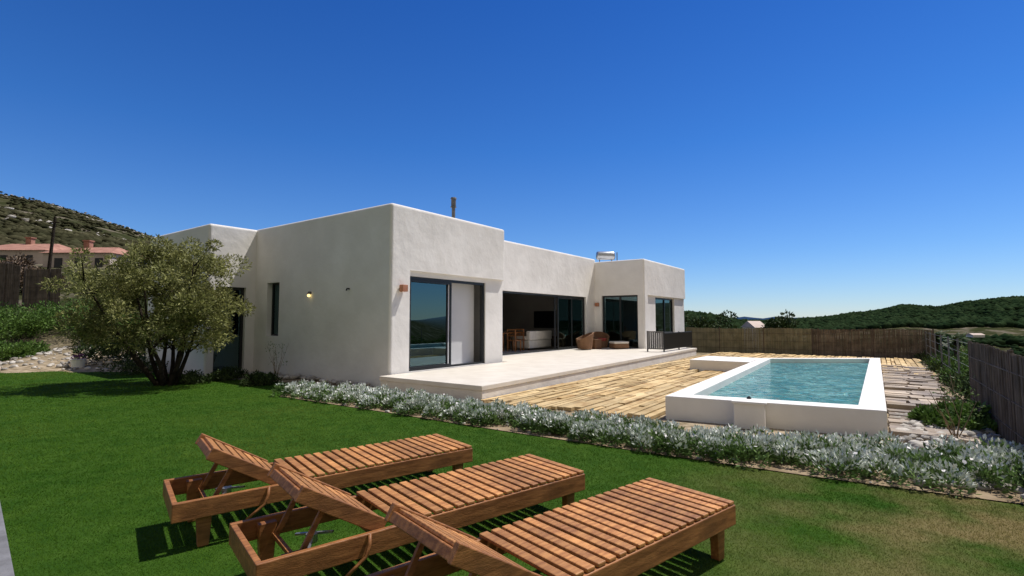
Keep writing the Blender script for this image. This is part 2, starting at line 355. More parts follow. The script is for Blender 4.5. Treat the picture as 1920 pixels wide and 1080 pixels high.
def rect_frame(mb,ax,c,d,a0,a1,z0,z1,w=.07,posts=()):
    def bb(p0,p1,q0,q1):
        if ax=='u': hb(mb,p0,p1,c-d/2,c+d/2,q0,q1)
        else: hb(mb,c-d/2,c+d/2,p0,p1,q0,q1)
    bb(a0,a1,z1-w,z1); bb(a0,a1,z0,z0+w*.7); bb(a0,a0+w,z0+w*.7,z1-w); bb(a1-w,a1,z0+w*.7,z1-w)
    for p in posts: bb(p-w/2,p+w/2,z0+w*.7,z1-w)
def pane(name,ax,c,a0,a1,z0,z1,parent):
    mb=MB(); d=.008
    if ax=='u': hb(mb,a0,a1,c-d,c+d,z0,z1)
    else: hb(mb,c-d,c+d,a0,a1,z0,z1)
    return mb.build(name,'glass',parent)
g=.004
mb=MB(); rect_frame(mb,'u',-.2,.12,.62+g,3.77-g,.306,DT-g); fr=mb.build('sliding_door','frame',house); fr['label']='black framed sliding door of the front wing, half open'
mb=MB(); rect_frame(mb,'u',-.235,.04,.70,2.25,.36,DT-.08,.055); mb.build('sash','frame',fr); pane('pane','u',-.235,.76,2.19,.41,DT-.14,fr)
mb=MB(); rect_frame(mb,'u',-.165,.04,.74,2.32,.36,DT-.08,.055); mb.build('sash','frame',fr)
mb=MB(); rect_frame(mb,'u',-1.75,.12,4.9+g,13.2-g,.306,2.676); fr=mb.build('sliding_door','frame',house); fr['label']='wide black framed glass door of the living room'
mb=MB(); rect_frame(mb,'u',-1.73,.04,10.76,13.12,.36,2.6,.07,(12.0,)); mb.build('sash','frame',fr); pane('pane','u',-1.73,10.83,13.06,.42,2.53,fr)
mb=MB(); rect_frame(mb,'u',-1.79,.04,10.6,12.9,.36,2.6,.06); mb.build('sash','frame',fr)
mb=MB(); rect_frame(mb,'v',14.25,.1,-1.25+g,.57-g,.306,2.756,.07,(-.34,)); fr=mb.build('glass_door','frame',house); fr['label']='black framed glass door of the far wing with curtain behind'; pane('pane','v',14.25,-1.18,.50,.36,2.68,fr)
mb=MB(); rect_frame(mb,'u',.66,.1,15.75+g,18.55-g,.954,2.696,.07,(17.3,)); fr=mb.build('window','frame',house); pane('pane','u',.66,15.83,18.48,1.01,2.62,fr)
mb=MB(); rect_frame(mb,'v',.2,.08,-5.64+g,-4.95-g,1.124,2.726,.05); fr=mb.build('window','frame',house); fr['label']='tall narrow window of the side wall'; pane('pane','v',.2,-5.59,-5.0,1.17,2.67,fr)
mb=MB(); rect_frame(mb,'u',-6.5,.1,-1.18+g,-.29-g,.056,2.596,.07); fr=mb.build('glass_door','frame',house); fr['label']='dark narrow glass door beside the olive tree'; pane('pane','u',-6.5,-1.11,-.36,.11,2.52,fr)
mb=MB(); hb(mb,2.36,3.66,-.50,-.46,.33,2.95); mb.build('inner_panel','panel',house)
def at_px(px,v,z=0):
    r=(px-960)/F; base=W+V_*v; s_=(r*base.y-base.x)/(U.x-r*U.y); return s_
uc=at_px(849,-2.0); c=Vector(hp(uc,-2.0,4.0)); dc=c.y; ztop=1.6+(600-368)*dc/F
mb=MB(); mb.tube([c,c+Vector((0,0,ztop-.25-c.z))],.06,12); mb.tube([(c.x,c.y,ztop-.34),(c.x,c.y,ztop-.31)],.10,12); mb.tube([(c.x,c.y,ztop-.3),(c.x,c.y,ztop-.06)],.082,12); mb.tube([(c.x,c.y,ztop-.05),(c.x,c.y,ztop)],[.11,.09],12)
mb.build('chimney','grey',house,smooth=False)
mb=MB(); hb(mb,9.3,9.45,-8.56,-5.0,.313,2.99); mb.build('inner_wall','stucco',house)
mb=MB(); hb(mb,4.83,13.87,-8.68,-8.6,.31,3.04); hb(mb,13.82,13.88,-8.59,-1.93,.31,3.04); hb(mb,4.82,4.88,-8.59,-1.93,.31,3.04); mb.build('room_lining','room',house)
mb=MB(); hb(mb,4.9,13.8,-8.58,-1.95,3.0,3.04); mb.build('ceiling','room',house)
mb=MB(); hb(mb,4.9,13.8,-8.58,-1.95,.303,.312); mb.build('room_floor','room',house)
# ---------------------------------------------------------------- terrace
mb=MB(); tp=[(-.36,.065),(-.34,3.12),(16.1,2.62),(16.1,.96),(14.04,.96),(14.04,-1.54),(4.69,-1.54),(4.69,.065)]
mb.poly_prism([hp(*p) for p in tp],.2,.30); tag(mb.build('terrace','tile',bevel=.012),'pale tiled terrace running along the front of the villa','terrace',kind='structure')
mb=MB(); mb.poly_prism([hp(*p) for p in [(-.33,.08),(-.31,3.10),(16.06,2.60),(16.06,1.0),(0,.08)]],-.1,.198)
tag(mb.build('terrace_plinth','plinth',bevel=.01),'low rendered plinth under the terrace slab','terrace plinth',kind='structure')
# ---------------------------------------------------------------- pool and deck
NL=P(1247,742,.35); NR=P(1663,770,.35); FR=P(1650,671,.35); FL=P(1428,671,.35)
pool=empty('swimming_pool',(NL.x,NL.y,0),'raised rectangular swimming pool with thick white rim','swimming pool')
q=[NL,NR,FR,FL]
def lerp2(s,t):
    a=q[0].lerp(q[1],s); b_=q[3].lerp(q[2],s); return a.lerp(b_,t)
wN=(NR-NL).length; wF=(FR-FL).length; LL=(FL-NL).length; cw=.34
inn=[lerp2(cw/wN,cw*1.0/LL),lerp2(1-cw/wN,cw*1.0/LL),lerp2(1-cw/wF,1-cw/LL),lerp2(cw/wF,1-cw/LL)]
def ring(mb,o,i,z0,z1):
    k=len(mb.v); mb.v+=[(p.x,p.y,z) for z in (z0,z1) for p in (*o,*i)]
    for j in range(4):
        a=j; b_=(j+1)%4
        mb.f+= [(k+a,k+b_,k+8+b_,k+8+a),(k+4+a,k+12+a,k+12+b_,k+4+b_),(k+8+a,k+8+b_,k+12+b_,k+12+a),(k+a,k+4+a,k+4+b_,k+b_)]
mb=MB(); ring(mb,q,inn,-.1,.35); mb.build('wall','coping',pool,bevel=.012)
mb=MB(); mb.poly_prism([(p.x,p.y) for p in (lerp2(.06,.02),lerp2(.94,.02),lerp2(.94,.98),lerp2(.06,.98))],.02,.21); mb.build('water','water',pool)
d1=(NR-NL).normalized(); d2=Vector((d1.y,-d1.x,0))
if d2.y>0: d2=-d2
s0=NL+d1*1.06; mb=MB(); pts=[s0-d2*.05,s0+d1*.42-d2*.05,s0+d1*.42+d2*.30,s0+d2*.30]; mb.poly_prism(pts,-.02,.35)
mb.poly_prism([s0-d1*.03-d2*.08,s0+d1*.45-d2*.08,s0+d1*.45+d2*.33,s0-d1*.03+d2*.33],.352,.39); mb.build('skimmer_box','coping',pool,bevel=.008)
k0=s0+d1*.2-d2*.0; mb=MB(); mb.tube([(k0.x,k0.y,.39),(k0.x,k0.y,.413),(k0.x,k0.y,.43)],[.035,.03,.012],10); mb.build('knob','black',pool)
uN,vN=uv(FL.x,FL.y); mb=MB(); mb.box(uN-2.0,uN+.02,vN-1.75,vN-.01,-.02,.345,fn=hp)
mb.build('ledge','coping',pool,bevel=.012)
ul,vl=uv(NL.x,NL.y); ur,vr=uv(NR.x,NR.y); uf,vf=uv(FR.x,FR.y)
def vw(uu): return vl+(vN-vl)*(uu-ul)/(uN-ul)
mb=MB(); v=3.12
while v<10.8:
    u=-.3+random.uniform(-.25,.25); wv=random.uniform(.11,.17)
    while u<18.2:
        l=random.uniform(.6,2.4); u2=min(u+l,18.2); a0,b0=u,u2; out=[]
        if v+wv>5.6 and v<10.0:
            if v+wv<min(vw(a0),vw(b0))-.01: out.append((a0,b0))
            elif b0>uN+.15: out.append((max(a0,uN+.15),b0))
        elif v<=5.6: out.append((a0,b0))
        elif b0>uN+.15: out.append((max(a0,uN+.15),b0))
        for a1,b1 in out:
            if b1-a1>.2 and random.random()<.985:
                z=random.uniform(.02,.055); sk_=random.uniform(-.018,.018)
                gp=random.uniform(.012,.035)
                mb.hexa([hp(a1,v,-.02),hp(b1-.012,v+sk_,-.02),hp(b1-.012,v+wv-gp+sk_,-.02),hp(a1,v+wv-gp,-.02),hp(a1,v,z),hp(b1-.012,v+sk_,z),hp(b1-.012,v+wv-gp+sk_,z),hp(a1,v+wv-gp,z)])
        u=u2
    v+=wv
tag(mb.build('deck','deck'),'sandy yellow timber boards laid between terrace and pool','deck',kind='structure')
mb=MB(); u=ur+.1
while u<uf+.6:
    wv=random.uniform(.26,.36)
    t=(u-ur)/(uf-ur); v0=vr+(vf-vr)*t+.03; v=v0
    while v<10.75:
        l=random.uniform(.35,.75); v2=min(v+l,10.75+random.uniform(-.12,.05))
        if random.random()<.94 and v2-v>.1: 
            z=random.uniform(.03,.07); gp=random.uniform(.03,.08); j=lambda: random.uniform(-.025,.025); ca,cb,cc_,cd_=j(),j(),j(),j()
            lo=[(u+ca,v+cb),(u+wv-gp+cb,v+ca),(u+wv-gp+cc_,v2-.04+cd_),(u+cd_,v2-.04+cc_)]
            mb.hexa([hp(p_[0],p_[1],-.02) for p_ in lo]+[hp(p_[0],p_[1],z) for p_ in lo])
        v=v+l
    u+=wv
tag(mb.build('walkway','deck2'),'uneven tan and grey slabs along the right side of the pool','walkway',kind='structure')
# ---------------------------------------------------------------- sun loungers
def lounger():
    r=empty('sun_lounger',(0,0,0),'','sun lounger','wooden sun loungers on the lawn')
    hw=.33; zt=.34; rd=.13; LN=2.46
    mb=MB()
    for s_ in (-1,1): mb.box(-LN,0,s_*hw-.018,s_*hw+.018,zt-rd,zt)
    mb.box(-.036,-.001,-hw+.02,hw-.02,zt-rd,zt-.002); mb.box(-LN+.001,-LN+.036,-hw+.02,hw-.02,zt-rd,zt-.002)
    mb.box(-1.74,-1.70,-hw+.02,hw-.02,zt-.12,zt-.03)
    mb.build('frame','wood2',r,local=True,bevel=.006)
    for lx in (-.13,-LN+.2):
        for s_ in (-1,1):
            mb=MB(); yy=s_*(hw-.05); mb.hexa([(lx-.035,yy-.03,0),(lx+.035,yy-.03,0),(lx+.035,yy+.03,0),(lx-.035,yy+.03,0),(lx-.055,yy-.03,zt-.02),(lx+.055,yy-.03,zt-.02),(lx+.055,yy+.03,zt-.02),(lx-.055,yy+.03,zt-.02)])
            mb.build('leg','wood2',r,local=True,bevel=.005)
    mb=MB(); x=-.005
    while x>-1.65:
        dz=random.uniform(-.0015,.0015); dx=random.uniform(-.002,.002); mb.box(x-.06+dx,x+dx,-hw-.012,hw+.012,zt+.002+dz,zt+.024+dz); x-=.0835
    mb.build('slatted_seat','wood',r,local=True,bevel=.006)
    a=math.radians(31); hx=-1.73; L_=.55
    def bp(t,y,o): return (hx-math.cos(a)*t+math.sin(a)*o, y, zt+.004+math.sin(a)*t+math.cos(a)*o)
    mb=MB()
    for s_ in (-1,1):
        y0=s_*.29-.018; y1=s_*.29+.018
        mb.hexa([bp(0,y0,-.055),bp(L_+.04,y0,-.055),bp(L_+.04,y1,-.055),bp(0,y1,-.055),bp(0,y0,.034),bp(L_+.04,y0,.034),bp(L_+.04,y1,.034),bp(0,y1,.034)])
    for t in (.0,.36,L_-.01): mb.hexa([bp(t,-.270,-.05),bp(t+.045,-.270,-.05),bp(t+.045,.270,-.05),bp(t,.270,-.05),bp(t,-.270,.003),bp(t+.045,-.270,.003),bp(t+.045,.270,.003),bp(t,.270,.003)])
    br=mb.build('backrest','wood2',r,local=True,bevel=.005)
    mb=MB(); t=.0
    while t<L_-.02:
        mb.hexa([bp(t,-.268,.006),bp(t+.06,-.268,.006),bp(t+.06,.268,.006),bp(t,.268,.006),bp(t,-.268,.024),bp(t+.06,-.268,.024),bp(t+.06,.268,.024),bp(t,.268,.024)]); t+=.0835
    mb.build('slats','wood',br,local=True,bevel=.003)
    mb=MB()
    for s_ in (-1,1): mb.bar(bp(.38,s_*.22,-.06),(-LN+.24,s_*.22,zt-.1),.02,.03)
    mb.bar((-LN+.24,-.3,zt-.1),(-LN+.24,.3,zt-.1),.026,.026)
    mb.build('support_prop','wood2',r,local=True)
    mb=MB(); mb.bar((-LN+.3,-.2,zt-.085),(-LN+.42,.05,zt-.06),.02,.012); mb.bar((-LN+.33,.12,zt-.08),(-LN+.5,-.06,zt-.05),.02,.012); mb.tube([(-LN+.38,-.03,zt-.09),(-LN+.38,-.03,zt-.04)],.035,10)
    mb.build('bracket','metal',r,local=True)
    mb=MB(); pts=[(-1.85,-hw-.025,zt+.0),(-1.86,-hw-.045,zt-.05),(-1.88,-hw-.05,zt-.11),(-1.93,-hw-.045,zt-.15),(-2.0,-hw-.04,zt-.2)]
    mb.tube(pts,.011,6); mb.build('strap','wood2',r,local=True,smooth=True)
    return r
proto=lounger()
spots=[((-.60,5.33),'wooden slatted sun lounger farthest from the camera, leftmost of the three'),((.38,4.50),'wooden slatted sun lounger in the middle of the row of three'),((1.30,3.80),'wooden slatted sun lounger nearest the camera, rightmost of the three')]
for i,((x,y),lb) in enumerate(spots):
    o=proto if i==0 else copy_tree(proto)
    o.location=(x,y,.006); o.rotation_euler=(0,0,math.radians(39+(i-1)*.6)); o['label']=lb
# ---------------------------------------------------------------- foliage helpers
def clump_leaves(centers, radii, per, Ln, Wd, up=.2, squash=.8):
    out=[]
    for c,r in zip(centers,radii):
        n=int(per); d=unit(np.random.normal(size=(n,3))); rr=r*np.random.uniform(.25,1,(n,1))**.5
        p=np.array(c)+d*rr*np.array([1,1,squash]); dd=d+np.random.normal(size=(n,3))*.6+np.array([0,0,up])
        out.append(leaves(p,dd,np.random.uniform(.6,1.2,n)*Ln,np.random.uniform(.7,1.2,n)*Wd))
    return np.concatenate(out)
tb=P(312,722,0); ot=empty('olive_tree',tuple(tb),'bushy olive tree with several dark trunks in front of the villa','tree')
crown=Vector((tb.x-.25,tb.y+.05,2.2)); cs=[]
mb=MB(); tips=[]
for k in range(9):
    a=k*2*math.pi/9+random.uniform(-.3,.3); rr=random.uniform(1.0,1.8); top=Vector((crown.x+math.cos(a)*rr,crown.y+math.sin(a)*rr*.8,random.uniform(1.8,3.1)))
    b0=tb+Vector((math.cos(a)*.16,math.sin(a)*.13,-.05)); mid=b0.lerp(top,.45)+Vector((random.uniform(-.2,.2),random.uniform(-.2,.2),random.uniform(-.1,.15)))
    q1=b0.lerp(mid,.5)+Vector((random.uniform(-.1,.1),0,0)); tips.append(top)
    mb.tube([b0,q1,mid,mid.lerp(top,.5)+Vector((random.uniform(-.1,.1),random.uniform(-.1,.1),0)),top],[.062,.048,.038,.025,.01],7)
    for j in range(5):
        t=random.uniform(.3,.95); s0_=mid.lerp(top,t) if t>.5 else q1.lerp(mid,t+.3); e=s0_+Vector((random.uniform(-.6,.5),random.uniform(-.6,.6),random.uniform(0,.6)))
        mb.tube([s0_,s0_.lerp(e,.5)+Vector((0,0,.05)),e],[.02,.012,.005],5); tips.append(e)
mb.build('trunk','bark',ot,smooth=True)
tries=0
while len(cs)<225 and tries<20000:
    tries+=1
    d=unit(np.random.normal(size=(1,3)))[0]; r_=random.uniform(.25,1)**.5
    lump=1+.22*mn.noise(Vector(d)*2.2+Vector((4,1,2)))
    p=np.array([crown.x+d[0]*2.2*r_*lump,crown.y+d[1]*1.65*r_,2.1+d[2]*1.46*r_*lump])
    if p[2]<1.05+ .4*mn.noise(Vector((p[0]*1.3,p[1],0))): continue
    if p[0]<crown.x-1.4 and p[2]>2.6: continue
    if p[0]>crown.x+1.85: continue
    if mn.noise(Vector(p)*1.35)<-.08: continue
    cs.append(p)
for e in tips:
    if e.z>1.0 and e.x<crown.x+1.8: cs.append(np.array(e))
rad=np.random.uniform(.13,.33,len(cs))
np_mesh('crown',clump_leaves(cs,rad,175,.10,.032,.25),4,'olive',ot)
def shrub(x,y,w,h,m,name,label,cat='shrub',group=None,n=40,per=90,L_=.09,Wd=.04,z=None):
    z=H(x,y) if z is None else z
    o=empty(name,(x,y,z),label,cat,group)
    cs=[]
    for _ in range(n):
        a=random.uniform(0,6.28); rr=math.sqrt(random.random())*w/2; zz=z+h*.15+random.random()*h*.8*(1-(rr/(w/2))**2*.7)
        cs.append((x+math.cos(a)*rr,y+math.sin(a)*rr,zz))
    np_mesh('foliage',clump_leaves(cs,np.random.uniform(.12,.24,n)*max(w,h)*.7,per,L_,Wd,.5),4,m,o)
    mb=MB()
    for k in range(5):
        e=Vector(cs[k]); mb.tube([(x,y,z-.05),((x+e.x)/2+.03,(y+e.y)/2,(z+e.z)/2),tuple(e)],[.025,.018,.006],5)
    mb.build('stem','bark',o,smooth=True)
    return o
for i,(px,D_,w,h,m,lb) in enumerate([
    (-20,21,3.2,1.5,'shrub','bright green shrub at the left edge below the brown fence'),
    (60,22,3.2,1.3,'shrub','low rounded green shrub left of the olive tree on the bank'),
    (140,22.5,3.4,1.5,'shrub','wide green shrub behind the left side of the olive crown'),
    (215,21,2.6,1.4,'shrub','leafy green shrub hidden partly by the olive crown'),
    (20,18.4,2.0,.6,'shrub','small pale shrub at the foot of the bank by the gravel'),
    (240,18,2.4,1.2,'shrubdark','dark low bush beside the olive trunks')]):
    shrub((px-960)/F*D_,D_,w,h,m,'shrub',lb,n=50,per=110,L_=.13,Wd=.05)
for i,(px,D_,w,h,lb) in enumerate([(35,34,4.5,2.6,'brown leafed bush above the left fence'),(-40,36,4,2.6,'dark bush at the far left beyond the fence')]):
    shrub((px-960)/F*D_,D_,w,h,'shrubred' if i==0 else 'shrubdark','bush',lb,n=50,per=120,L_=.22,Wd=.1)
for i,(px,py,w,h,lb) in enumerate([(425,712,.9,.3,'dark low plant at the foot of the left wing wall'),(490,722,.8,.28,'dark low plant under the narrow window'),(255,700,1.6,.5,'dark ground plant left of the olive trunk'),(360,718,.8,.3,'dark ground plant just right of the olive trunk')]):
    p=P(px,py,0); shrub(p.x,p.y,w,h,'shrubdark','low_plant',lb,'plant',n=30,per=90,L_=.07,Wd=.03,z=0)
for i,(u,v,w,h,lb) in enumerate([(4.9,11.5,1.6,.75,'dark bush outside the walkway beside the near reed fence'),(6.8,11.8,1.8,.8,'green bush outside the walkway, second from the near fence'),(9.2,11.9,2.0,.8,'green bush outside the walkway, third from the near fence'),(12.2,12.0,2.2,.9,'bushy green shrub outside the walkway near the small palms'),(15.6,12.2,2.2,.9,'green shrub by the corner of the dark reed fence'),(5.8,13.9,2.4,1.0,'larger dark bush on the slope beyond the near fence'),(1.9,10.4,.9,.35,'small grey green weed clump at the foot of the near fence')]):
    x,y,_=hp(u,v); shrub(x,y,w,h,'shrubdark' if i in (0,5) else 'shrub','bush',lb,'bush',n=40,per=100,L_=.10,Wd=.04,z=H(x,y))
def dry(p,lb,hm=1.0):
    o=empty('dry_plant',tuple(p),lb,'plant'); mb=MB()
    for k in range(9):
        a=random.uniform(-.35,.35); h=random.uniform(.5,1.0)*hm; mb.tube([p+Vector((a*.1,0,0)),p+Vector((a*.5,random.uniform(-.1,.1),h*.5)),p+Vector((a,random.uniform(-.2,.2),h))],[.007,.005,.003],4)
    mb.build('stems','stem',o); np_mesh('foliage',clump_leaves([tuple(p+Vector((random.uniform(-.3,.3),0,random.uniform(.3,.95)*hm))) for _ in range(14)],[.08]*14,10,.05,.02),4,'silver_green',o)
dry(P(517,705,0),'thin dry stemmed plant standing against the side wall')
dry(Vector(hp(2.6,10.45)),'tall thin stalked weed beside the start of the near reed fence',.8)
dry(Vector(hp(.9,10.3)),'thin stalked weed between the pool corner and the near reed fence',.7)
p=P(146,693,0); o=empty('planter',tuple(p),'small white plant pot with a purple top at the far lawn edge','plant pot')
mb=MB(); mb.tube([(p.x,p.y,0),(p.x,p.y,.3),(p.x,p.y,.34)],[.15,.2,.22],14); mb.build('pot','coping',o)
np_mesh('foliage',clump_leaves([(p.x+.06,p.y,.38),(p.x-.07,p.y,.37)],[.15,.12],80,.07,.04),4,'purple',o)
# silver bedding plants
def line_at(poly,t):
    seg=[math.dist(poly[i],poly[i+1]) for i in range(len(poly)-1)]; tot=sum(seg); s_=t*tot
    for i,l in enumerate(seg):
        if s_<=l: f=s_/l; return (poly[i][0]+(poly[i+1][0]-poly[i][0])*f, poly[i][1]+(poly[i+1][1]-poly[i][1])*f)
        s_-=l
    return poly[-1]
hi=bed_hi[::-1]; A_=[];B_=[];Cc=[]
npl=480
for k in range(npl):
    t=k/npl; lo=line_at(bed_lo,t); h2=line_at(hi,t); f=random.uniform(.05,.90)
    big=sst(.5,.85,t)
    x=lo[0]+(h2[0]-lo[0])*f; y=lo[1]+(h2[1]-lo[1])*f; hh=random.uniform(.13,.25)+.13*big*random.random(); w=random.uniform(.11,.2)+.05*big
    n=230; dv=unit(np.random.normal(size=(n,3))); dv[:,2]=np.abs(dv[:,2]); rad_=np.random.uniform(.35,1,(n,1))**.4
    c=np.array([x,y,.02])+dv*rad_*np.array([w,w,hh]); d=dv*np.array([1,1,.9])+np.random.normal(size=(n,3))*.45+np.array([0,0,.35])
    lv=leaves(c,d,np.random.uniform(.035,.075,n),np.random.uniform(.014,.034,n))
    green=random.random()<.38
    k1=((c[:,2]>hh*(.88 if green else .45))&(rad_[:,0]>.78))&(np.random.uniform(0,1,n)<.88)
    A_.append(lv[k1]); B_.append(lv[~k1])
    if random.random()<(.55 if t<.3 else .32):
        m_=9 if t<.3 else 6; aa=np.random.uniform(0,6.28,m_); r2=np.random.uniform(0,w,m_); cc=np.stack([x+np.cos(aa)*r2,y+np.sin(aa)*r2,np.full(m_,hh)*np.random.uniform(.8,1.1,m_)],1); Cc.append(leaves(cc,np.random.normal(size=(m_,3)),.045,.038))
tag(np_mesh('bedding_plants',np.concatenate(A_),4,'silver'),'silvery white leaved bedding plants in a long row by the lawn','plants',kind='stuff')
tag(np_mesh('bedding_undergrowth',np.concatenate(B_),4,'silver_green'),'grey green lower leaves under the silver bedding plants','plants',kind='stuff')
tag(np_mesh('flowers',np.concatenate(Cc),4,'petal'),'small white flowers dotted over the silver bedding plants','flowers',kind='stuff')
Ps=[];Rs=[]
for k in range(220):
    t=random.random(); lo=line_at(bed_lo,t); h2=line_at(hi,t); f=random.uniform(.03,1.1); Ps.append((lo[0]+(h2[0]-lo[0])*f,lo[1]+(h2[1]-lo[1])*f,.015)); Rs.append(random.uniform(.012,.045))
for k in range(300):
    u=random.uniform(-1.8,2.5); v=random.uniform(9.7,10.8); Ps.append(hp(u,v,.02)); Rs.append(random.uniform(.025,.09))
for k in range(60):
    v=random.uniform(-6.2,-.3); u=random.uniform(-.5,-.1); Ps.append(hp(u,v,.03)); Rs.append(random.uniform(.04,.12))
for k in range(420):
    px=random.uniform(-40,330); D_=random.uniform(16,20.5); x=(px-960)/F*D_; Ps.append((x,D_,H(x,D_)+.01)); Rs.append(random.uniform(.02,.10))
tag(blob_obj('stones',np.array(Ps),Rs,'rock',2,.2,.6),'pale stones scattered along the bed and the bank','stones',kind='stuff')
# ---------------------------------------------------------------- fences
def reed_fence(name,a,b,h,m,label,sp=.028,z0=0,zf=None,postsp=2.4,posth=.03,pr=.025,jh=.015):
    a=Vector(a);b=Vector(b); o=empty(name,(a.x,a.y,z0),label,'fence'); L_=(b-a).length; d=(b-a)/L_; n_=Vector((-d.y,d.x,0)); mb=MB(); t=0
    while t<L_:
        p=a+d*t; zz=(zf(p.x,p.y) if zf else z0); hh=h+random.uniform(-jh,jh)+.02*math.sin(t*1.3); w=sp*random.uniform(.85,1.1); o2=n_*random.uniform(-.008,.008)
        p+=o2; e=Vector((random.uniform(-.01,.01),random.uniform(-.01,.01),0)); q_=p+d*w
        mb.hexa([(p.x-n_.x*.008,p.y-n_.y*.008,zz-.1),(q_.x-n_.x*.008,q_.y-n_.y*.008,zz-.1),(q_.x+n_.x*.008,q_.y+n_.y*.008,zz-.1),(p.x+n_.x*.008,p.y+n_.y*.008,zz-.1),
                 (p.x-n_.x*.008+e.x,p.y-n_.y*.008,zz+hh),(q_.x-n_.x*.008+e.x,q_.y-n_.y*.008,zz+hh),(q_.x+n_.x*.008+e.x,q_.y+n_.y*.008,zz+hh),(p.x+n_.x*.008+e.x,p.y+n_.y*.008,zz+hh)])
        t+=sp
    mb.build('reed_panel',m,o)
    k=0
    while k*postsp<=L_+.1:
        p=a+d*min(k*postsp,L_)-n_*.0; zz=(zf(p.x,p.y) if zf else z0); mb=MB(); mb.tube([(p.x,p.y,zz-.1),(p.x,p.y,zz+h+posth)],pr,8); mb.build('post','post',o); k+=1
    for hh in (.2,.5,.8):
        mb=MB(); mb.bar((a.x,a.y,(zf(a.x,a.y) if zf else z0)+h*hh),(b.x,b.y,(zf(b.x,b.y) if zf else z0)+h*hh),.04,.014); mb.build('rail','post',o)
    return o
reed_fence('reed_fence',hp(3.75,10.8),hp(-3.2,10.85),1.2,'reed','dark reed fence close by on the right edge of the garden',sp=.013,postsp=1.6,pr=.03)
reed_fence('reed_fence',hp(18.5,11.3),hp(18.5,7.1),1.20,'reed','dark brown reed fence behind the pool',sp=.02,postsp=2.0)
reed_fence('reed_fence',hp(18.52,7.05),hp(18.52,1.4),1.20,'reedgreen','paler reed fence behind the deck, left of the dark one',sp=.02,postsp=2.0)
fa=((-40-960)/F*29,29,0); fb=((34-960)/F*28,28,0); fc=((112-960)/F*28.5,28.5,0)
reed_fence('reed_fence',fa,fb,2.3,'reed','brown reed fence panel on the bank at the left edge',sp=.035,zf=H,postsp=2.2,posth=.1,pr=.05)
reed_fence('reed_fence',(fb[0]+.15,fb[1]+.1,0),fc,2.1,'reed','dark reed fence between the left panel and the olive tree',sp=.035,zf=H,postsp=1.2,posth=.05,pr=.04)
o=empty('wire_fence',hp(4.0,11.05),'thin wire fence on slim posts running beside the walkway','fence')
for k in range(8):
    u=4.0+k*2.05; mb=MB(); mb.tube([hp(u,11.05,-.1),hp(u,11.05,1.15)],.02,6); mb.build('post','grey',o)
for z in (.3,.6,.85,1.1):
    mb=MB(); mb.bar(hp(4.0,11.05,z),hp(18.4,11.05,z),.006,.006); mb.build('wire','grey',o)
# ---------------------------------------------------------------- left neighbours
def villa(px0,px1,pyb,pye,pyr,D_,depth,label,chim=None,hip=True):
    x0=(px0-960)/F*D_; x1=(px1-960)/F*D_; zb=1.6+(600-pyb)/F*D_-1.5; ze=1.6+(600-pye)/F*D_; zr=1.6+(600-pyr)/F*D_
    o=empty('neighbour_house',((x0+x1)/2,D_,zb),label,'house')
    mb=MB(); mb.box(x0+.3,x1-.3,D_+.3,D_+depth-.3,zb,ze); mb.build('wall','cream',o)
    mb=MB(); i=(x1-x0)*.22 if hip else 0
    b=[(x0,D_,ze),(x1,D_,ze),(x1,D_+depth,ze),(x0,D_+depth,ze),(x0+i,D_+depth/2,zr),(x1-i,D_+depth/2,zr)]
    mb.v+=b; mb.f+=[(0,1,5,4),(1,2,5),(2,3,4,5),(3,0,4),(0,3,2,1)]
    rf=mb.build('roof','terracotta',o)
    if chim:
        cx=(chim-960)/F*(D_+depth/2); mb=MB(); mb.box(cx-.35,cx+.35,D_+depth/2-.3,D_+depth/2+.3,ze,zr+.7); mb.box(cx-.45,cx+.45,D_+depth/2-.4,D_+depth/2+.4,zr+.72,zr+.86)
        mb.build('chimney','terracotta',rf)
    for k in range(3):
        wx=x0+(x1-x0)*(.2+.28*k); mb=MB(); mb.box(wx,wx+.9,D_+.24,D_+.29,ze-1.7,ze-.6); mb.build('window','black',o)
villa(-90,78,498,468,446,62,9,'neighbour villa with terracotta roof at the far left edge',chim=50)
villa(66,203,500,473,455,58,7,'lower pink neighbour villa with hipped terracotta roof and chimney',chim=160)
pp=Vector(((87-960)/F*46,46,0)); pp.z=H(pp.x,pp.y); o=empty('utility_pole',tuple(pp),'tall leaning wooden utility pole in front of the neighbour houses','pole')
zt=1.6+(600-405)/F*46; mb=MB(); mb.tube([pp,(pp.x+.35,pp.y,zt)],[.15,.1],8); mb.build('pole','bark',o); mb=MB(); mb.bar((pp.x-.1,pp.y,zt-.5),(pp.x+.8,pp.y,zt-.5),.1,.1); mb.build('crossarm','bark',o)
# ---------------------------------------------------------------- valley vegetation
def scatter(n,a0,a1,y0,y1,r0,r1,mask=None,pw=1.0):
    Ps=[];Rs=[]
    for k in range(n):
        a=random.uniform(a0,a1); y=y0*(y1/y0)**(random.random()**pw); x=a*y
        if mask and not mask(x,y): continue
        r=random.uniform(r0,r1); Ps.append((x,y,H(x,y)+r*.35)); Rs.append(r)
    return np.array(Ps),np.array(Rs)
Pt,Rt=scatter(20000,.33,1.2,330,900,1.8,4.4,lambda x,y: mn.noise(Vector((x*.006,y*.006,1)))>-.3-.5*sst(450,650,y),.8)
tag(blob_obj('hillside_trees',Pt,Rt,'hilltree',1,.25,.8),'dark trees covering the distant hills on the right','trees',kind='stuff')
Pt,Rt=scatter(5200,.33,1.25,60,330,.7,2.2,lambda x,y: mn.noise(Vector((x*.015,y*.015,2)))>-.3 and (uv(x,y)[0]>24 or uv(x,y)[1]>16))
tag(blob_obj('valley_scrub',Pt,Rt,'hilltree',2,.3,.7),'dark green scrub scattered over the valley floor','scrub',kind='stuff')
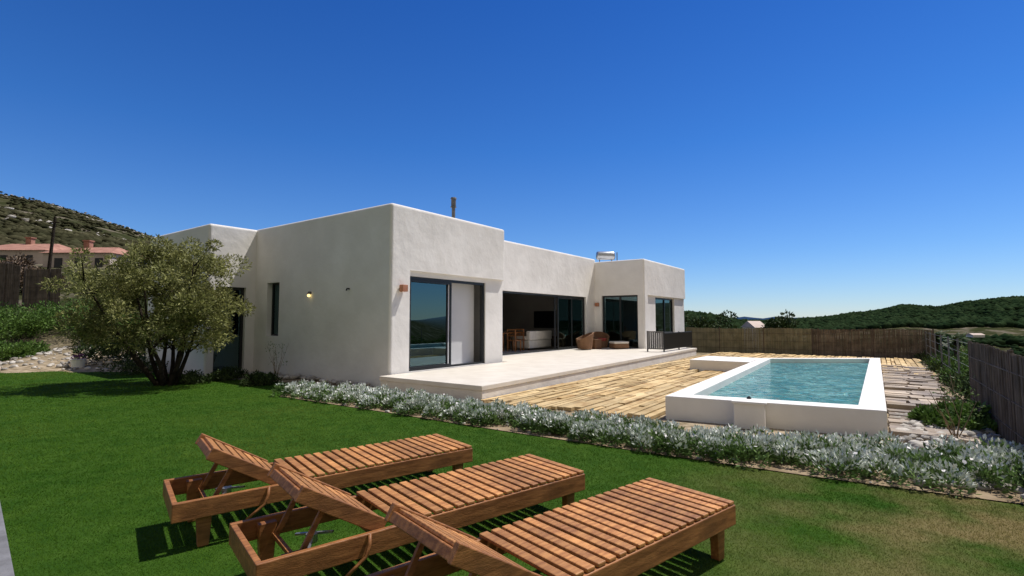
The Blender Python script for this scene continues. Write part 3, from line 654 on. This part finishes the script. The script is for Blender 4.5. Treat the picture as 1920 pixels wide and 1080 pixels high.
Pt,Rt=scatter(12000,-1.2,-.55,75,520,.25,1.2,lambda x,y: mn.noise(Vector((x*.03,y*.03,2)))>-.15)
tag(blob_obj('hillside_scrub',Pt,Rt,'scrub',1,.3,.6),'low scrub covering the rocky hill on the left','scrub',kind='stuff')
Pt,Rt=scatter(1300,-1.2,-.55,140,520,.4,1.3,lambda x,y: mn.noise(Vector((x*.012,y*.012,8)))>.0)
tag(blob_obj('hillside_rocks',Pt,Rt,'rock',1,.4,.6),'grey rocks breaking through the scrub on the left hill','rocks',kind='stuff')
cs=[];rr=[]
for k in range(480):
    u=random.uniform(-2,42); v=random.uniform(12.6,34) if random.random()<.75 else random.uniform(3,12)
    if v<12.6 and u<20: continue
    x,y,_=hp(u,v)
    if y<4 or x/y>1.25: continue
    z=H(x,y); cs.append((x,y,z+random.uniform(.0,.4))); rr.append(random.uniform(.3,.8))
for k in range(260):
    u=random.uniform(3.4,22); v=random.uniform(10.95,13.2); x,y,_=hp(u,v); cs.append((x,y,H(x,y)+.08)); rr.append(random.uniform(.15,.38))
np_=clump_leaves(cs,rr,150,.13,.045,.5,.7)
tag(np_mesh('slope_shrubs',np_,4,'shrubdark'),'leafy dark green shrubs covering the slope below the garden on the right','shrubs',kind='stuff')
def palm(px,py_top,D_,label):
    x=(px-960)/F*D_; z0=H(x,D_); zt=1.6+(600-py_top)/F*D_-.5; o=empty('palm_tree',(x,D_,z0),label,'palm tree'); mb=MB(); mb.tube([(x,D_,z0-.2),(x+.1,D_,zt)],[.16,.12],8); mb.build('trunk','bark',o)
    mb=MB()
    for k in range(22):
        a=random.uniform(0,6.28); e=random.uniform(-.1,1.2); l=random.uniform(.7,1.1); d=Vector((math.cos(a)*math.cos(e),math.sin(a)*math.cos(e),math.sin(e)))
        c0=Vector((x+.1,D_,zt)); sd=Vector((-math.sin(a),math.cos(a),0))
        prev=None
        for j in range(6):
            t=j/5; p=c0+d*l*t+Vector((0,0,-.45*t*t*l)); w=.09*math.sin(math.pi*(.15+.85*t))+.01
            cur=(p-sd*w,p+Vector((0,0,.03)),p+sd*w)
            if prev:
                i=len(mb.v); mb.v+=[tuple(q_) for q_ in prev+cur]; mb.f+=[(i,i+1,i+4,i+3),(i+1,i+2,i+5,i+4)]
            prev=cur
    mb.build('crown','shrubdark',o)
palm(1746,618,24,'small palm just right of the dark reed fence')
palm(1786,624,26,'small palm farther right beyond the walkway end')
def tree(px,py_top,py_b,D_,w,label,m='shrubdark'):
    x=(px-960)/F*D_; z0=H(x,D_); zt=1.6+(600-py_top)/F*D_; o=empty('tree',(x,D_,z0),label,'tree'); mb=MB(); mb.tube([(x,D_,z0-.3),(x+.1,D_,zt-w*.3)],[.2,.08],7); mb.build('trunk','bark',o)
    cs=[(x+random.gauss(0,w*.22),D_+random.gauss(0,w*.22),zt-w*.45+random.gauss(0,w*.2)) for _ in range(30)]
    np_mesh('crown',clump_leaves(cs,np.random.uniform(.15,.28,30)*w,120,.3,.14),4,m,o)
tree(1455,594,630,48,2.2,'dark round tree showing above the reed fence')
tree(1312,596,630,42,2.6,'dark tree at the right end of the villa beyond the fence')
tree(1345,602,630,50,3,'second dark tree beyond the fence, right of the villa')
for px,py,D_,lb in ((1832,628,260,'small pale farm building in the valley'),(1425,614,70,'tiny white hut peak just above the reed fence')):
    x=(px-960)/F*D_; z=1.6+(600-py)/F*D_; o=empty('farm_building' if D_>100 else 'hut',(x,D_,z-4),lb,'building'); w=3 if D_>100 else .7
    hh=1.2 if D_>100 else 5
    mb=MB(); mb.box(x-w,x+w,D_,D_+4,z-hh,z); mb.build('wall','plinth',o); mb=MB(); mb.v+=[(x-w-.2,D_-.2,z),(x+w+.2,D_-.2,z),(x+w+.2,D_+4.2,z),(x-w-.2,D_+4.2,z),(x-w-.2,D_+2,z+.9),(x+w+.2,D_+2,z+.9)]; mb.f+=[(0,1,5,4),(1,2,5),(2,3,4,5),(3,0,4),(0,3,2,1)]; mb.build('roof','cream',o)
# ---------------------------------------------------------------- fittings
def cube_lamp(u,v,z,axis,label):
    o=empty('wall_lamp',hp(u,v,z),label,'wall lamp')
    mb=MB()
    if axis=='v': hb(mb,u-.085,u+.085,v+.02,v+.15,z-.085,z+.085)
    else: hb(mb,u-.15,u-.02,v-.085,v+.085,z-.085,z+.085)
    mb.build('lamp_body','copper',o,bevel=.01)
    mb=MB()
    if axis=='v': hb(mb,u-.05,u+.05,v-.01,v+.02,z-.05,z+.05)
    else: hb(mb,u-.02,u+.01,v-.05,v+.05,z-.05,z+.05)
    mb.build('mount','frame',o)
cube_lamp(.34,0,2.38,'v','square copper wall lamp left of the front wing door')
cube_lamp(14.1,-1.45,2.34,'u','square copper wall lamp left of the far wing door')
o=empty('wall_lamp',hp(-.02,-3.33,2.3),'round lit lamp glowing on the shaded side wall','wall lamp'); c=Vector(hp(-.06,-3.33,2.28))
mb=MB(); mb.tube([Vector(hp(.01,-3.33,2.36)),Vector(hp(-.05,-3.33,2.36)),Vector(hp(-.06,-3.33,2.32))],[.04,.04,.045],12); mb.build('mount','grey',o)
bm=bmesh.new(); bmesh.ops.create_icosphere(bm,subdivisions=3,radius=.042); me=bpy.data.meshes.new('bulb'); bm.to_mesh(me); bm.free(); me.materials.append(M['lit']); b_=bpy.data.objects.new('bulb',me); C.objects.link(b_); b_.parent=o; b_.location=c-Vector(o.location)
o=empty('wall_spout',hp(-.02,-1.6,2.39),'small dark spout on the side wall near the corner','spout'); mb=MB(); mb.tube([hp(.01,-1.6,2.41),hp(-.07,-1.6,2.41),hp(-.09,-1.6,2.36)],.022,8); mb.build('pipe','black',o)
uh=at_px(1138,-3.2); c=Vector(hp(uh,-3.2,4.5)); D_=c.y; zc=1.6+(600-479)*D_/F
o=empty('water_heater',tuple(c),'silver solar water tank on the flat roof above the far wing','water heater')
mb=MB(); ax=Vector((1,0,0)); cc=Vector((c.x,c.y,zc)); R=.25; ks=[(-.60,.25),(-.59,.55),(-.57,.8),(-.53,.95),(-.48,1),(.38,1),(.43,.95),(.47,.8),(.49,.55),(.50,.25)]
nn_=28
for (kx,kr) in ks:
    for j in range(nn_): t=2*math.pi*j/nn_; mb.v.append((cc.x+kx,cc.y+math.cos(t)*R*kr,cc.z+math.sin(t)*R*kr))
for i in range(len(ks)-1):
    for j in range(nn_): a=i*nn_+j; b=i*nn_+(j+1)%nn_; mb.f.append((a,b,b+nn_,a+nn_))
mb.f.append(tuple(range(nn_))); mb.f.append(tuple((len(ks)-1)*nn_+j for j in range(nn_)))
mb.build('tank','steel',o,smooth=True)
for s_ in (-.4,.3,.62):
    mb=MB(); mb.bar(cc+ax*s_+Vector((0,0,.2 if s_>.5 else -.2)),cc+ax*s_-Vector((0,0,zc-4.2)),.045,.045); mb.build('stand','grey',o)
o=empty('railing',hp(12.2,2.45,.3),'low dark metal railing at the far end of the terrace','railing')
mb=MB()
for z in (.40,1.06): mb.bar(hp(12.2,2.42,z),hp(16.0,2.42,z),.04,.03)
for k in range(90): u=12.23+k*.0418; mb.bar(hp(u,2.42,.40),hp(u,2.42,1.06),.020,.020)
for u in (12.2,14.1,15.98): mb.bar(hp(u,2.42,.3),hp(u,2.42,1.1),.05,.05)
mb.build('side_rail','frame',o)
mb=MB()
for z in (.42,1.12): mb.bar(hp(12.2,1.75,z),hp(12.2,2.4,z),.04,.04)
for k in range(7): mb.box(12.19,12.21,1.77+k*.09,1.77+k*.09+.07,.4,1.13,fn=hp)
mb.bar(hp(12.2,1.73,.3),hp(12.2,1.73,1.15),.05,.05); mb.build('end_panel','grey',o)
def tub_chair(name,loc,rz,label,cush,w=.5,h=.78):
    o=empty(name,loc,label,'armchair',rz=rz); mb=MB(); n=22
    for k in range(n):
        a0=math.radians(-50+280*k/n)+math.pi; a1=math.radians(-50+280*(k+1)/n)+math.pi
        def hh(a):
            c_=(1+math.cos(a-math.radians(90)-math.pi))/2; return .42+(h-.42)*c_
        pts=[]
        for z_ in (0,1):
            for (a,r) in ((a0,w*.86+.1*z_),(a1,w*.86+.1*z_),(a1,w*.86+.1*z_-.07),(a0,w*.86+.1*z_-.07)):
                pts.append((math.cos(a)*r,math.sin(a)*r,.03 if z_==0 else hh(a)))
        mb.hexa(pts)
    mb.build('wicker_shell','wicker',o,local=True)
    mb=MB(); mb.tube([(0,0,.03),(0,0,.33)],[w*.78,w*.82],20); mb.build('base','wicker',o,local=True)
    mb=MB(); mb.tube([(0,0,.33),(0,0,.36),(0,0,.43),(0,0,.46)],[w*.74,w*.8,w*.8,w*.7],20); mb.build('cushion',cush,o,local=True,smooth=True)
    return o
x,y,_=hp(11.85,-1.0); tub_chair('wicker_armchair',(x,y,.303),math.radians(100),'rounded wicker tub armchair on the terrace in front of the living room','wicker',w=.37,h=.76)
x,y,_=hp(13.35,-.95); tub_chair('wicker_armchair',(x,y,.303),math.radians(190),'wicker armchair with a dark red cushion beside the far wing wall','redcushion',w=.35,h=.76)
x,y,_=hp(12.6,-.85); o=empty('side_table',(x,y,.303),'small square wicker side table between the two armchairs','side table',rz=.6)
mb=MB(); mb.box(-.2,.2,-.2,.2,.0,.40); mb.build('base','wicker',o,local=True,bevel=.02); mb=MB(); mb.box(-.23,.23,-.23,.23,.402,.44); mb.build('table_top','wicker',o,local=True,bevel=.01)
x,y,_=hp(13.25,.0); o=empty('footstool',(x,y,.303),'low wicker footstool with a cream cushion on the terrace','footstool',rz=.3)
mb=MB(); mb.box(-.37,.37,-.26,.26,.03,.24); mb.build('base','wicker',o,local=True,bevel=.03); mb=MB(); mb.box(-.37,.37,-.26,.26,.242,.34); mb.build('cushion','cushion',o,local=True,bevel=.035)
x,y,_=hp(10.6,-2.9); o=empty('sofa',(x,y,.312),'pale fabric sofa just inside the living room opening','sofa',rz=math.pi/2-TH+math.pi)
mb=MB(); mb.box(-.9,.9,-.42,.42,.08,.42); mb.build('base','sofa',o,local=True,bevel=.04)
mb=MB(); mb.box(-.9,.9,.24,.45,.422,.82); mb.build('backrest','sofa',o,local=True,bevel=.05)
for s_ in (-1,1): mb=MB(); mb.box(s_*.8-.11,s_*.8+.11,-.42,.235,.422,.6); mb.build('armrest','sofa',o,local=True,bevel=.04)
for s_ in (-1,1): mb=MB(); mb.box(s_*.34-.33,s_*.34+.33,-.4,.22,.424,.54); mb.build('cushion','cushion',o,local=True,bevel=.04)
x,y,_=hp(9.3,-3.4); o=empty('dining_table',(x,y,.312),'wooden dining table inside behind the front wing corner','table',rz=math.pi/2-TH)
mb=MB(); mb.box(-.8,.8,-.42,.42,.72,.76); mb.build('table_top','wood2',o,local=True,bevel=.008)
for a_ in (-.7,.7):
    for b_ in (-.34,.34): mb=MB(); mb.box(a_-.03,a_+.03,b_-.03,b_+.03,0,.719); mb.build('leg','wood2',o,local=True)
def dchair():
    o=empty('dining_chair',(0,0,.312),'','chair','dining chairs inside the villa'); mb=MB(); mb.box(-.22,.22,-.22,.22,.43,.47); mb.build('seat','wood2',o,local=True,bevel=.01)
    for a_ in (-.19,.19):
        for b_ in (-.19,.19): mb=MB(); mb.box(a_-.018,a_+.018,b_-.018,b_+.018,0,.429); mb.build('leg','wood2',o,local=True)
    mb=MB()
    for b_ in (-.2,.2): mb.box(-.22,-.19,b_-.015,b_+.015,.47,.9)
    for z in (.62,.74,.86): mb.box(-.215,-.195,-.19,.19,z,z+.05)
    mb.build('backrest','wood2',o,local=True); return o
d0=dchair()
for i,(u,v,rz,lb) in enumerate([(8.9,-2.7,-math.pi/2,'wooden dining chair on the terrace side of the dining table, nearer the camera'),(9.8,-2.9,-math.pi/2,'wooden dining chair on the terrace side of the dining table, nearer the sofa')]):
    o=d0 if i==0 else copy_tree(d0); x,y,_=hp(u,v); o.location=(x,y,.312); o.rotation_euler=(0,0,-TH+rz+math.pi); o['label']=lb
x,y,_=hp(13.6,-4.5); o=empty('cabinet',(x,y,.312),'dark shelf cabinet with a screen on the inner living room wall','cabinet')
mb=MB(); mb.box(13.35,13.8,-5.4,-3.2,.314,.8,fn=hp); mb.build('base','post',o,bevel=.01); mb=MB(); mb.box(13.72,13.8,-4.9,-3.6,1.2,2.05,fn=hp); mb.build('screen','black',o,bevel=.01)
def curtain(u,v0,v1,z0,z1,label,n=40):
    o=empty('curtain',hp(u,(v0+v1)/2,z0),label,'curtain'); mb=MB()
    for k in range(n+1):
        t=k/n; v=v0+(v1-v0)*t; uu=u+.04*math.sin(k*1.4)
        mb.v+=[hp(uu,v,z0),hp(uu,v,z1)]
        if k: j=2*k; mb.f.append((j-2,j,j+1,j-1))
    mb.build('cloth','curtain',o,smooth=True)
curtain(14.5,-1.15,-.5,.33,2.7,'white curtain behind the left half of the far wing door',20)
curtain(14.5,.1,.52,.33,2.7,'gathered white curtain at the right side of the far wing door',14)
# ---------------------------------------------------------------- light, sky, camera
S=Vector((U*.9+V_*.50)); S.z=2.05; S.normalize(); el=math.asin(S.z); az=math.atan2(S.x,S.y)
sd=bpy.data.lights.new('sun','SUN'); sd.energy=5.0; sd.angle=math.radians(.53); sd.color=(1,.95,.875); so=bpy.data.objects.new('sun',sd); C.objects.link(so); so.rotation_euler=S.to_track_quat('Z','Y').to_euler()
w=bpy.data.worlds.new('World'); bpy.context.scene.world=w; w.use_nodes=True; nt=w.node_tree; L=nt.links.new
bg=nt.nodes['Background']; sk=N(nt,'ShaderNodeTexSky',sky_type='NISHITA'); sk.sun_disc=False; sk.sun_elevation=el; sk.sun_rotation=az; sk.air_density=1.0; sk.dust_density=0; sk.ozone_density=1.5
tc=N(nt,'ShaderNodeTexCoord'); sx=N(nt,'ShaderNodeSeparateXYZ'); L(tc.outputs['Generated'],sx.inputs[0])
rp=N(nt,'ShaderNodeValToRGB'); e=rp.color_ramp.elements; e[0].position=0; e[0].color=(.56,.70,1,1); e[1].position=.6; e[1].color=(.11,.40,.93,1)
k=e.new(.12); k.color=(.38,.62,1,1); k=e.new(.32); k.color=(.20,.52,1,1)
L(sx.outputs['Z'],rp.inputs[0])
mu=N(nt,'ShaderNodeMix',data_type='RGBA',blend_type='MULTIPLY'); mu.inputs[0].default_value=1; L(sk.outputs[0],mu.inputs[6]); L(rp.outputs[0],mu.inputs[7])
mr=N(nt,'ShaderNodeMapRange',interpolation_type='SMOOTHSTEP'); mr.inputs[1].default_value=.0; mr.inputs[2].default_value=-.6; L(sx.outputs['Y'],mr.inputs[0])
hz=N(nt,'ShaderNodeMix',data_type='RGBA'); L(mr.outputs[0],hz.inputs[0]); L(mu.outputs[2],hz.inputs[6]); hz.inputs[7].default_value=(3.0,2.85,2.6,1)  # pale fill haze added to unseen sky behind the camera, brightens shaded walls
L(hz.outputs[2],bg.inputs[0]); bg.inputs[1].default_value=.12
cd=bpy.data.cameras.new('camera'); cd.sensor_width=36; cd.lens=F/1920*36; cd.clip_end=20000; cd.clip_start=.05; co=bpy.data.objects.new('camera',cd); C.objects.link(co); co.location=(0,0,CAMH); co.rotation_euler=(math.pi/2+PITCH,0,0)
sc=bpy.context.scene; sc.camera=co; sc.view_settings.view_transform='Standard'; sc.view_settings.look='None'; sc.view_settings.exposure=0
